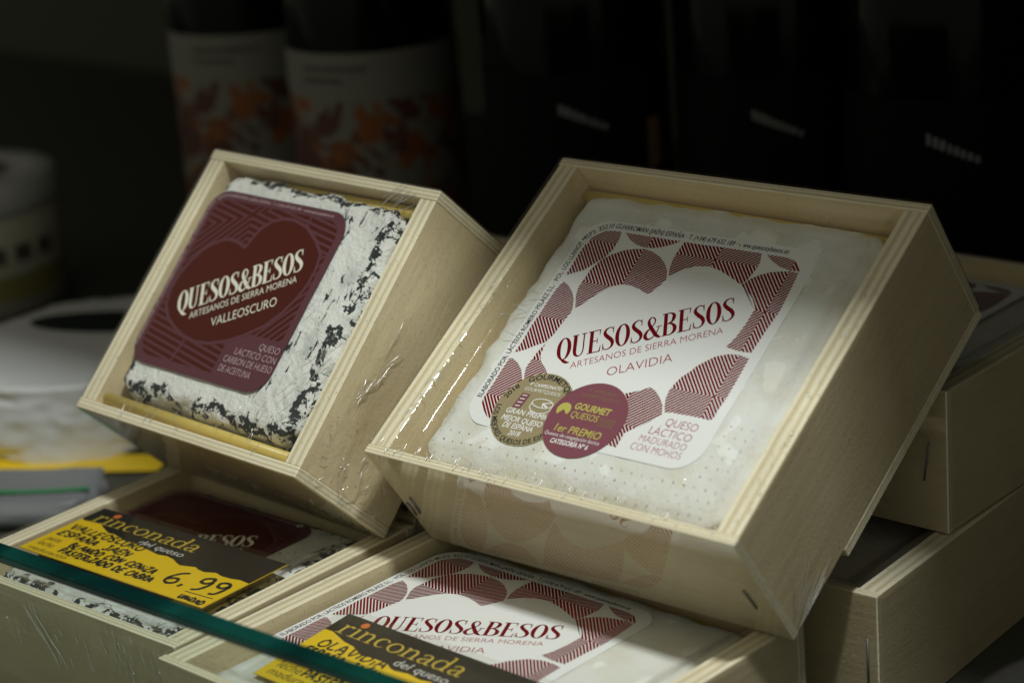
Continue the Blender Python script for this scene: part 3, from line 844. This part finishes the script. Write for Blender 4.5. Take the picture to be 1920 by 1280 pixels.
slab('upper_shelf', -1.7, .5, .4155, .98, .335, .355, DARK)
slab('shade_panel', -.132, -.115, .57, .975, 0.001, .334, DARK)  # unseen panel, added to keep ambient light off the stacked boxes
slab('back_wall', -1.7, .5, .985, 1.0, -.3, .9, WALL)

# ------------------------------------------------------------------ the tilted box with the charcoal cheese
gV, gO = 'plum labelled cheese boxes', 'white labelled cheese boxes'
bA = wooden_box(MA, WV, HV, DV, 6.9, 3.4, -1.5, 'small open plywood cheese box with plum label, propped tilted in crumpled film', 1, gV, crumple=2.2, ramp_in=2.0)
valleoscuro_label(bA, 0, 0, -1.5)
cheese('charcoal_cheese', MA, -2.0, 2.2, 42.5, 40.5, -39, -2.3, 9, 6, CH_ASH, 1, 1.2, 'white cheese with black charcoal streaks in the tilted small box', 'cheeses with charcoal rind', 60)
straw(MA, (-44.5, -41.2, -3.4), (41.0, -41.4, -6.2), 1.9, 'yellow hollow straw along the lower board of the tilted small box')
straw(MA, (-30, 41.3, -8), (45.0, 41.3, -6.5), 2.1, 'yellow straw behind the charcoal cheese, along the upper board of its tilted box')

# ------------------------------------------------------------------ the tilted box with the white cheese
bB = wooden_box(MB, WO, HO, DO, 7.4, 2.9, -5.0, 'large open plywood cheese box with white label and two award stickers, propped tilted', 2, gO, base=-28.0, ramp_in=4.0)
olavidia_label(bB, -2.45, 1.75, -5.0)
award_stickers(bB, -4.9, (-2.45, 1.75))
cheese('white_cheese', MB, .8, -.6, 56.2, 53.8, -39, -5.1, 14, 9, CH_WHITE, 2, 1.3, 'white bloomy cheese in the large tilted box', 'cheeses with white rind', 60)
straw(MB, (-57.0, 51.8, -10.4), (57.0, 51.8, -13.4), 2.2, 'yellow straw along the upper board of the large tilted box')
staple(bB, -59.5, -58.0, -24, .1, 8); staple(bB, -62.8, -57.9, -27, 0, 6); staple(bB, 58.5, -57.9, -26, -.1, 8)

# pin holes in the film round the label
P = Print()
for j in range(10):
    for i in range(36):
        x, y = -56 + i * 3.45 + (j % 2) * .3 + random.uniform(-.12, .12), -51.5 + j * 3.4 + random.uniform(-.12, .12)
        if -46.4 < x < 39.2 and y > -38.9: continue
        if (x + 23.05) ** 2 + (y + 29.1) ** 2 < 180 or (x + 3.75) ** 2 + (y + 28.8) ** 2 < 180: continue
        if abs(x) > 53 or y < -51: continue
        if random.random() < .12: continue
        r = random.uniform(.20, .32)
        P.poly([(x + r * cos(k), y + r * .8 * sin(k)) for k in (0, 1.05, 2.1, 3.14, 4.19, 5.24)])
def film_z(x, y, w, h, ts, te, zl):
    ex, ey = min(x + w, w - x), min(y + h, h - y)
    tx = max(0.0, min(1.0, (ex - ts) / 11)); ty = max(0.0, min(1.0, (ey - te) / 11))
    t = min(tx * tx * (3 - 2 * tx), ty * ty * (3 - 2 * ty))
    return .35 + (zl - .44) * t
P.v = [(x, y, film_z(x, y, WO / 2, HO / 2, 7.4, 2.9, -5.0) + .10) for x, y, _ in P.v]
o = P.build('perforation', HOLE, bB, 0.0); o['kind'] = 'stuff'

# ------------------------------------------------------------------ the flat boxes
bC = wooden_box(MC, WV, HV, DV, 6.9, 3.4, -3.6, 'small plywood cheese box lying flat under a 6,99 price card', 3, gV, pleats=.7, ramp_in=3.0)
valleoscuro_label(bC, 2.4, 1.2, -3.6)
cheese('charcoal_cheese', MC, 0, 0, 43, 41, -39, -3.75, 9, 6, CH_ASH, 4, 1.3, 'charcoal streaked cheese in the flat box under the 6,99 price card', 'cheeses with charcoal rind', 40)
bD = wooden_box(MD, WO, HO, DO, 7.4, 2.9, -4.0, 'large plywood cheese box lying flat, with white label half under a price card', 5, gO, pleats=.35, ramp_in=2.0)
olavidia_label(bD, -12.9, 6.7, -4.0)
cheese('white_cheese', MD, 0, 0, 55, 52, -39, -4.15, 12, 6, CH_WHITE, 5, 1.2, 'white bloomy cheese in the flat box half under a price card', 'cheeses with white rind', 40)
straw(MD, (-40, 51.9, -9.0), (57.0, 51.9, -9.0), 2.2, 'yellow straw at the back of the flat white labelled box')
bE = wooden_box(ME, WO, HO, DO, 7.4, 2.9, -4.0, 'large plywood cheese box lying in shade underneath another box', 6, gO)
cheese('white_cheese', ME, 0, 4, 55, 50, -39, -9.0, 12, 6, CH_WHITE, 6, 1.4, 'white cheese in the shaded box underneath another box', 'cheeses with white rind', 24)
bF = wooden_box(MF, WO, HO, DO, 7.4, 2.9, -4.0, 'large plywood cheese box in shade, stacked on top of another box', 7, gO)
olavidia_label(bF, -5.0, 7.5, -4.0, detail=False)
cheese('white_cheese', MF, 0, 0, 55, 52, -39, -5.2, 12, 6, CH_WHITE, 7, 1.4, 'white cheese in the shaded box on top of the stack', 'cheeses with white rind', 24)
staple(bE, 62.0, -57.9, -20, 0, 14); staple(bF, 58.5, -57.9, -22, .15, 12)
bG = wooden_box(MG, WV, HV, DV, 6.9, 3.4, -3.6, 'small plywood cheese box behind the flat boxes, lowest of its stack', 8, gV, film_on=False)
bH = wooden_box(MH, WV, HV, DV, 6.9, 3.4, -3.6, 'small plywood cheese box holding up the tilted plum labelled box', 9, gV)
valleoscuro_label(bH, 8, 3, -3.6)

# ------------------------------------------------------------------ creases where the film is gathered
CREASE = film('film_crease', (1, 1, 1), .00002, 30, .20, 2.6, .10, 0.0)
def creases(box, lines, r=.2):
    v, f = [], []
    for ln in lines:
        q = [Vector(p) for p in catmull([tuple(p) for p in ln], 4)]
        n = len(q); b = len(v)
        for i, p in enumerate(q):
            d = (q[min(i + 1, n - 1)] - q[max(i - 1, 0)]).normalized()
            a = d.orthogonal().normalized(); c = d.cross(a)
            rr = r * (.25 + .75 * sin(pi * (i + .5) / n))
            v += [tuple((p + (a * cos(k * pi / 3) + c * sin(k * pi / 3)) * rr) * MM) for k in range(6)]
        for i in range(n - 1):
            for k in range(6):
                f.append((b + i * 6 + k, b + i * 6 + (k + 1) % 6, b + i * 6 + 6 + (k + 1) % 6, b + i * 6 + 6 + k))
    o = mesh_obj('film_creases', v, f, CREASE, box, True); o['kind'] = 'stuff'
U = random.uniform
def wig(p, d, n=3, j=.25):
    return [(p[0] + d[0] * k / n + U(-j, j), p[1] + d[1] * k / n + U(-j, j), p[2] + d[2] * k / n) for k in range(n + 1)]
L = []
for k in range(16): L.append(wig((U(-30, 46), U(-47, -38), .6), (U(-.8, 1.6), U(2, 6.5), 0)))
for k in range(10): L.append(wig((U(22, 46), U(-36, 5), .3), (U(2, 5), U(4, 9), 0)))
for k in range(12): L.append(wig((U(28, 44), U(37, 43), .6), (U(1, 6), U(2, 7), 0)))
for k in range(9): L.append(wig((U(-35, 35), U(-36, -28), -1.6), (U(-.5, .8), U(1, 2.5), 0)))
for k in range(34):
    t = U(0, 1) ** 1.6
    L.append(wig((53.6 + U(0, 1.2), -46 + 40 * t + U(-3, 3), U(-40, -2)), (U(-.3, .3), U(-2.5, 4.5), U(-3, 3)), 3, .4))
for k in range(6): L.append(wig((53.4, -20 + U(0, 25), U(-14, -6)), (.3, U(6, 12), U(-4, 0)), 4, .3))
creases(bA, L)
L = []
for k in range(58): L.append(wig((-62 + 126 * U(0, 1), U(-57, -53.5), .55), (U(-.4, .5), U(1.0, 3.2), 0), 2, .12))
for k in range(5): L.append(wig((U(-56, -46), U(-8, 10), U(-2.6, -1.6)), (U(3, 7), U(-2, 2.5), -1.2)))
for k in range(14): L.append(wig((U(-60, -57), U(-50, 5), .5), (U(.5, 2), U(1, 3), 0), 2, .1))
for k in range(16): L.append(wig((62 + U(-2, 2.6), U(8, 24), .55), (U(-.2, .4), U(.4, 1.0), 0), 2, .08))
for k in range(16): L.append(wig((62.5 + U(-1.5, 2), U(-52, 0), .55), (U(-.2, .4), U(.5, 1.4), 0), 2, .08))
creases(bB, L, .17)
L = []
for k in range(15):
    a = U(.05, 1.0); l0, l1 = U(3, 8), U(9, 24)
    L.append([(65.5, -57 + l0 * cos(a), -42 + l0 * sin(a)), (65.6, -57 + (l0 + l1) / 2 * cos(a), -42 + (l0 + l1) / 2 * sin(a)), (65.5, -57 + l1 * cos(a), -42 + l1 * sin(a))])
creases(bB, L, .12)
L = []
for k in range(52):
    x = U(-20, 54) if k % 3 else U(15, 54)
    L.append(wig((x, -48.2, U(-16, -1)), (U(.2, 2.2), 0, U(-7, -2.0)), 3, .15))
for k in range(4): L.append(wig((U(-14, -8), -48.3, -4 - k), (9 + U(0, 5), 0, -10 - U(0, 6)), 4, .2))
for k in range(8): L.append(wig((U(20, 46), U(-44, -41), -.4), (U(2, 8), U(-.6, .6), 0), 3, .2))
creases(bC, L, .2)

# ------------------------------------------------------------------ price cards
SLEEVE = film('card_sleeve', (1, 1, 1), .00003, 40, .08, 1.35, .002, 0.0)
def price_card(M, w, h, edge, hands, printed, price, label, slx=1.0):
    """card in its own frame: x 0..w, y 0..-h, mm"""
    r = empty('price_card', M)
    tag(r, label, 'price card', 'price cards of the cheese counter')
    plate('card', [(0, 0), (0, -h), (w, -h), (w, 0)], 0, .35, CARD_YELLOW, r)
    P = Print(); P.poly([(0, 0)] + edge + [(w, 0)]); P.build('black_band', CARD_BLACK, r, .03)
    P = Print(); put_roman(P, 'rinconada', (3.6, -9.0), (50.5, -9.0), 8.6, LOWER, 1.0); P.build('shop_lettering', MUSTARD, r, .06)
    P = Print(); P.poly(circle(9.2, -2.6, 1.35, 14)); P.build('dot', ORANGE, r, .06)
    P = Print(); put_text(P, 'del queso', (30.6, -13.3), (50.2, -13.3), 3.0, .1, -.004); P.build('tagline', INK_WHITE, r, .06)
    P = Print()
    for s, x0, x1, y, hh, pen in hands: put_hand(P, s, (x0, y), (x1, y + random.uniform(-.3, .3)), hh, pen)
    if price:
        put_hand(P, '6,99', (57.5, -27.2), (80.5, -25.6), 7.4, 1.15)
        P.ribbon([(69.5, -28.6, .35), (80.5, -28.0, .35)])
    P.build('handwriting', INK_BLACK, r, .07)
    P = Print()
    for s, x0, x1, y, hh in printed: put_text(P, s, (x0, y), (x1, y), hh, .15)
    P.build('printed_words', GREYINK, r, .06)
    pts = [(-2.5, 2.0), (-2.5, -h - 2), (w + 2.5, -h - 2), (w + 2.5, 2.0)]
    plate('plastic_sleeve', pts, .5, .1, SLEEVE, r)
    return r
edgeC = [(0,-9.0),(1.5,-9.8),(9.1,-9.0),(11,-10.2),(16.4,-12.5),(19,-12.2),(26.8,-14),(29.5,-13.2),(36,-14.4),(42.4,-15.4),(46,-14.7),(49.5,-15.3),(52,-16.4),(54.4,-17.2),(59.7,-15.6),(61.5,-16.4),(64.4,-16.7),(68.1,-15.2),(71,-16),(74.8,-15.8),(78,-15),(82.0,-15.4)]
MCC = MC @ Matrix.Translation((-40.7 * MM, 4.6 * MM, .9 * MM)) @ Matrix.Rotation(radians(.9), 4, 'Z')
price_card(MCC, 82, 33.6, edgeC,
  [('VALLEOSCURO', 2.6, 36, -16.6, 3.4, .82), ('ESPAÑA. JAÉN', 2.8, 35.5, -21.4, 3.2, .82), ('BLANDO CON CENIZA', 13.6, 52, -26.0, 3.0, .82), ('PASTERIZADO DE CABRA', 13.8, 55.5, -30.2, 3.0, .82), ('UNIDAD', 70.5, 80.5, -32.6, 2.3, .7)],
  [('pasta', 2.6, 8.6, -25.6, 2.6), ('leche', 2.6, 9.4, -29.3, 2.8), ('maduración', 2.6, 20, -32.8, 2.2)], True, 'yellow and black price card reading 6,99 on the small flat box')
edgeD = [(0,-9.4),(3,-9.2),(10,-11.5),(14.2,-12.0),(17,-13.2),(19.5,-14.2),(24,-13.6),(29,-13.5),(31.5,-14.9),(33.4,-15.2),(38,-14.4),(42.8,-15.0),(46,-14.3),(49,-14.8),(56,-16),(62,-15.4),(70,-15.7),(76,-14.8),(82,-15.2)]
MDC = MD @ Matrix.Translation((-40.1 * MM, -9.8 * MM, .6 * MM)) @ Matrix.Rotation(radians(5.0), 4, 'X')
price_card(MDC, 82, 35.5, edgeD,
  [('OLAVIDIA', 4.3, 30, -16.6, 3.6, .72), ('ESPAÑA. JAÉN', 2.9, 30.5, -20.8, 3.0, .72), ('BLANDA', 12.0, 30, -26.0, 3.0, .72), ('PASTERIZADO', 12.5, 38, -30.0, 3.0, .72)],
  [('pasta', 2.6, 11.2, -26.4, 3.2), ('leche', 2.8, 11.6, -30.0, 3.2), ('maduración', 2.8, 24, -33.6, 3.0)], False, 'yellow and black price card with handwritten word OLAVIDIA on the large flat box')

# ------------------------------------------------------------------ glass guard in front of the boxes
def clear_glass(name, tint, ior=1.5, rough=.02):
    m = bpy.data.materials.new(name); m.use_nodes = True
    g = NT(m); g.n.remove(g.p)
    fr = schlick(g, None, ior)
    gl = g.add('ShaderNodeBsdfGlossy'); gl.inputs['Roughness'].default_value = rough
    tr = g.add('ShaderNodeBsdfTransparent'); tr.inputs[0].default_value = (*tint, 1)
    mx = g.add('ShaderNodeMixShader')
    g.link(fr, mx.inputs[0]); g.link(tr.outputs[0], mx.inputs[1]); g.link(gl.outputs[0], mx.inputs[2])
    g.link(mx.outputs[0], g.n['Material Output'].inputs[0])
    return m
GLASS = clear_glass('clear_glass', (.90, .94, .92), 1.35)
GEDGE = mat('green_glass_edge', (.0045, .052, .045), .12, spec=.55, Transmission_Weight=.5, IOR=1.5)
def m_gedge():
    g = NT(GEDGE); tc = g.add('ShaderNodeTexCoord')
    n = g.noise(g.mapping(tc.outputs['Object'], (45, 20, 20)), 1, 2, .5, .6)
    g.link(g.mix(g.ramp(n, (.40, 0.0), (.62, 1.0)), (.004, .045, .043), (.010, .110, .094)), g.p.inputs['Base Color'])
m_gedge()
Ga = Vector((-.5044, .3201)); Gb = Vector((-.3719, .3238)); gd = (Gb - Ga).normalized()
GM = Matrix(((gd.x, -gd.y, 0, Ga.x), (gd.y, gd.x, 0, Ga.y), (0, 0, 1, 0), (0, 0, 0, 1)))
gl = empty('glass_guard', GM)
tag(gl, 'upright clear glass guard with dark green edge in front of the flat boxes', 'glass')
def gbox(name, z0, z1, m, x0=-.5, x1=.42, bev=.0006):
    bm = bmesh.new(); bmesh.ops.create_cube(bm, size=1)
    for v in bm.verts: v.co = Vector(((x0 + x1) / 2 + v.co.x * (x1 - x0), -.0034 + v.co.y * .0066, (z0 + z1) / 2 + v.co.z * (z1 - z0)))
    if bev: bmesh.ops.bevel(bm, geom=bm.edges[:], offset=bev, segments=2, affect='EDGES')
    return bm_obj(name, bm, m, gl)
gbox('glass_pane', .0005, .0674, GLASS, bev=0)
gbox('polished_edge', .0676, .0700, GEDGE)

# ------------------------------------------------------------------ bottles in the shade behind
def lathe(prof, n=40, mtxx=None):
    v = []; f = []
    for r, z in prof:
        v += [(r * cos(2 * pi * k / n), r * sin(2 * pi * k / n), z) for k in range(n)]
    for j in range(len(prof) - 1):
        for k in range(n):
            i = (k + 1) % n
            f.append((j * n + k, j * n + i, (j + 1) * n + i, (j + 1) * n + k))
    f.append(tuple(range(n - 1, -1, -1))); f.append(tuple(range((len(prof) - 1) * n, len(prof) * n)))
    return v, f
BGLASS = mat('black_bottle_glass', (.002, .003, .0025), .15, spec=.12)
CAPS = mat('black_capsule', (.003, .003, .003), .45, spec=.2)
def art_label():
    m = mat('cream_art_label', (.5, .48, .42), .7)
    g = NT(m); tc = g.add('ShaderNodeTexCoord'); ob = tc.outputs['Object']
    sp = g.add('ShaderNodeSeparateXYZ'); g.link(ob, sp.inputs[0])
    low = g.ramp(sp.outputs[2], (.103, 1.0), (.116, 0.0))
    a = g.math('GREATER_THAN', g.math('MULTIPLY', g.noise(ob, 55, 4, .6, .5), low), .52)
    b = g.math('GREATER_THAN', g.math('MULTIPLY', g.noise(g.mapping(ob, (1, 1, 1), loc=(.4, .2, .1)), 46, 4, .65, .5), low), .53)
    c = g.mix(a, (.18, .18, .155), (.22, .070, .014))
    c = g.mix(b, c, (.085, .028, .018))
    g.link(c, g.p.inputs['Base Color'])
    return m
ART = art_label()
BLK = mat('black_bottle_label', (.003, .0035, .004), .7, spec=.1)
def band(R, z0, z1, a0, a1, n=28):
    v = []; f = []
    for k in range(n + 1):
        a = radians(a0 + (a1 - a0) * k / n)
        v += [(R * cos(a), R * sin(a), z0), (R * cos(a), R * sin(a), z1)]
    for k in range(n): f.append((2 * k, 2 * k + 2, 2 * k + 3, 2 * k + 1))
    return v, f
def bottle(x, y, kind, label, group, turn=0.0, Rb=.0375):
    r = empty('bottle', Matrix.Translation((x, y, 0)))
    tag(r, label, 'bottle', group)
    prof = [(.030, 0), (Rb, .004), (Rb, .150), (Rb - .001, .162), (Rb - .006, .178), (.022, .196), (.0155, .212), (.0145, .285), (.0165, .287), (.0165, .297), (.0145, .300)]
    v, f = lathe(prof); mesh_obj('glass_body', v, f, BGLASS, r, True)
    v, f = lathe([(.0150, .235), (.0158, .240), (.0172, .300), (.0165, .303)]); mesh_obj('capsule', v, f, CAPS, r, True)
    face = math.degrees(math.atan2(-y, -x)) + turn
    if kind == 'art':
        v, f = band(Rb + .0004, .030, .124, face - 86, face + 86); lb = mesh_obj('label', v, f, ART, r, True)
        for z, ln in ((.1160, 46), (.1110, 30)):                   # two lines of lettering too blurred to read
            a = face - 52
            vs, fs = [], []
            while a < face - 52 + ln:
                wd = random.uniform(1.6, 3.2)
                v, f = band(Rb + .0007, z, z + .0024, a, a + wd, 2); fs += [tuple(len(vs) + i for i in q) for q in f]; vs += v
                a += wd + random.uniform(.8, 1.4)
            mesh_obj('lettering', vs, fs, DIM, lb)
    else:
        v, f = band(Rb + .0004, .030, .126, face - 80, face + 80); lb = mesh_obj('label', v, f, BLK, r, True)
        # a pale line of lettering and a small coloured seal
        vs, fs = [], []; a = face - 6
        while a < face + 22:                                       # lettering too blurred to read
            wd = random.uniform(2.0, 3.4); h_ = .0042 * (1 - (a - face + 6) / 70)
            zz = .1100 - .00028 * (a - face + 6); v, f = band(Rb + .0008, zz, zz + h_, a, a + wd, 2); fs += [tuple(len(vs) + i for i in q) for q in f]; vs += v
            a += wd + random.uniform(.7, 1.2)
        mesh_obj('pale_lettering', vs, fs, PALE, lb)
        v, f = band(Rb + .0008, .084, .104, face + 50, face + 62, 4); mesh_obj('seal', v, f, SEAL, lb)
    return r
DIM = mat('dim_grey_print', (.075, .073, .062), .7)
PALE = mat('pale_grey_print', (.19, .205, .21), .6)
SEAL = mat('tan_seal', (.26, .16, .10), .6)
gb = 'dark bottles standing behind the cheese boxes'
bottle(-.8061, .6883, 'art', 'dark bottle with cream and orange painted label, half hidden by its twin', gb, 8)
bottle(-.7173, .6816, 'art', 'dark bottle with cream and orange painted label, standing in front of its twin', gb, 0)
for k, (x, y) in enumerate(((-.5963, .6789), (-.5177, .7045), (-.4358, .7007))):
    bottle(x, y, 'black', ('black bottle with pale lettering, standing next to the painted label bottles', 'black bottle with pale lettering, standing between two other black bottles', 'black bottle with pale lettering, standing behind the shaded box stack')[k], gb, -6)
bottle(-.4963, .7993, 'black', 'dark bottle in the back row behind the black bottles', gb, -6)

# ------------------------------------------------------------------ things left of the boxes
LIDW = mat('white_plastic_lid', (.60, .62, .62), .45)
JARB = mat('cream_jar_label', (.60, .59, .48), .6)
jr = empty('jar', Matrix.Translation((-.905, .585, 0)) @ Matrix.Diagonal((1.08, 1.08, .80, 1)))
tag(jr, 'plastic jar with white screw lid and cream label behind the white cheese wheel', 'jar')
v, f = lathe([(.036, 0), (.040, .003), (.040, .058), (.038, .062)]); mesh_obj('jar_body', v, f, JARB, jr, True)
v, f = lathe([(.0405, .0615), (.0415, .0635), (.0415, .078), (.0395, .080), (.030, .0802), (.029, .0795)]); mesh_obj('lid', v, f, LIDW, jr, True)
v, f = lathe([(.020, .0803), (.0198, .0806)]); mesh_obj('lid_print', v, f, mat('green_grey_print', (.22, .25, .14), .6), jr)
SQ = mat('faded_black_print', (.10, .10, .085), .6)
jf = math.degrees(math.atan2(-.615, .940))
for k in range(3):
    v, f = band(.0404, .034, .044, jf + 8 + k * 18, jf + 20 + k * 18, 4); mesh_obj('printed_square', v, f, SQ, jr)
v, f = band(.0404, .012, .026, jf - 40, jf + 70, 12); mesh_obj('printed_strip', v, f, mat('olive_strip', (.28, .26, .09), .6), jr)

WRAP = mat('white_wrapping', (.74, .76, .77), .4)
wheel = cheese('cheese_wheel', Matrix.Translation((-.727, .513, 0)), 0, 0, 57, 57, .5, 32, 56, 8, WRAP, 9, 1.4, 'white round cheese wheel with dark oval label on top', None, 30)
wl = plate('oval_label', [(36 * cos(2 * pi * k / 40), 13 * sin(2 * pi * k / 40)) for k in range(40)], 0, .2, mat('dark_green_label', (.012, .020, .016), .5), wheel)
wl.location = (-.007, .022, .0328); wl.rotation_euler = (0, 0, radians(29))

MK = Matrix.Translation((-.728, .472, .0015)) @ Matrix.Rotation(radians(34), 4, 'Z')
kc = empty('price_card', MK); tag(kc, 'blurred yellow and black price card lying before the white cheese wheel', 'price card', 'price cards of the cheese counter')
plate('card', [(-30, 0), (-30, -32), (72, -32), (72, 0)], 0, .4, CARD_YELLOW, kc)
P = Print(); P.poly([(-30, 0), (-30, -15), (-10, -16), (10, -14.5), (30, -17), (52, -15), (72, -16), (72, 0)]); P.build('black_band', CARD_BLACK, kc, .05)

PLAST = mat('milky_plastic', (.26, .275, .29), .35, Transmission_Weight=.2)
bag = cheese('wrapped_cheese', Matrix.Translation((-.672, .428, 0)) @ Matrix.Rotation(radians(35), 4, 'Z'), 0, 0, 40, 20, .5, 11, 14, 5, PLAST, 12, 1.2, 'milky plastic wrapped cheese with green strip left of the flat boxes', None, 20)
bag['category'] = 'packet'
v, f = sheet(20, 1, lambda u, w_: ((-.038 + .076 * u), -.012 + .003 * w_ + .004 * u, .0122 + .0006 * sin(u * 6)))
mesh_obj('green_strip', v, f, mat('green_strip', (.03, .26, .09), .5), bag)

# dark tub at the right hand edge
DT = mat('black_tub', (.016, .015, .014), .55)
tb = empty('tub', Matrix.Translation((-.205, .405, 0)))
tag(tb, 'black round tub beside the stacked boxes', 'tub')
v, f = lathe([(.032, 0), (.036, .004), (.038, .050), (.037, .054)]); mesh_obj('tub_body', v, f, DT, tb, True)
v, f = lathe([(.0385, .0535), (.0405, .0555), (.0405, .064), (.0385, .066), (.034, .0662)]); mesh_obj('lid', v, f, DT, tb, True)
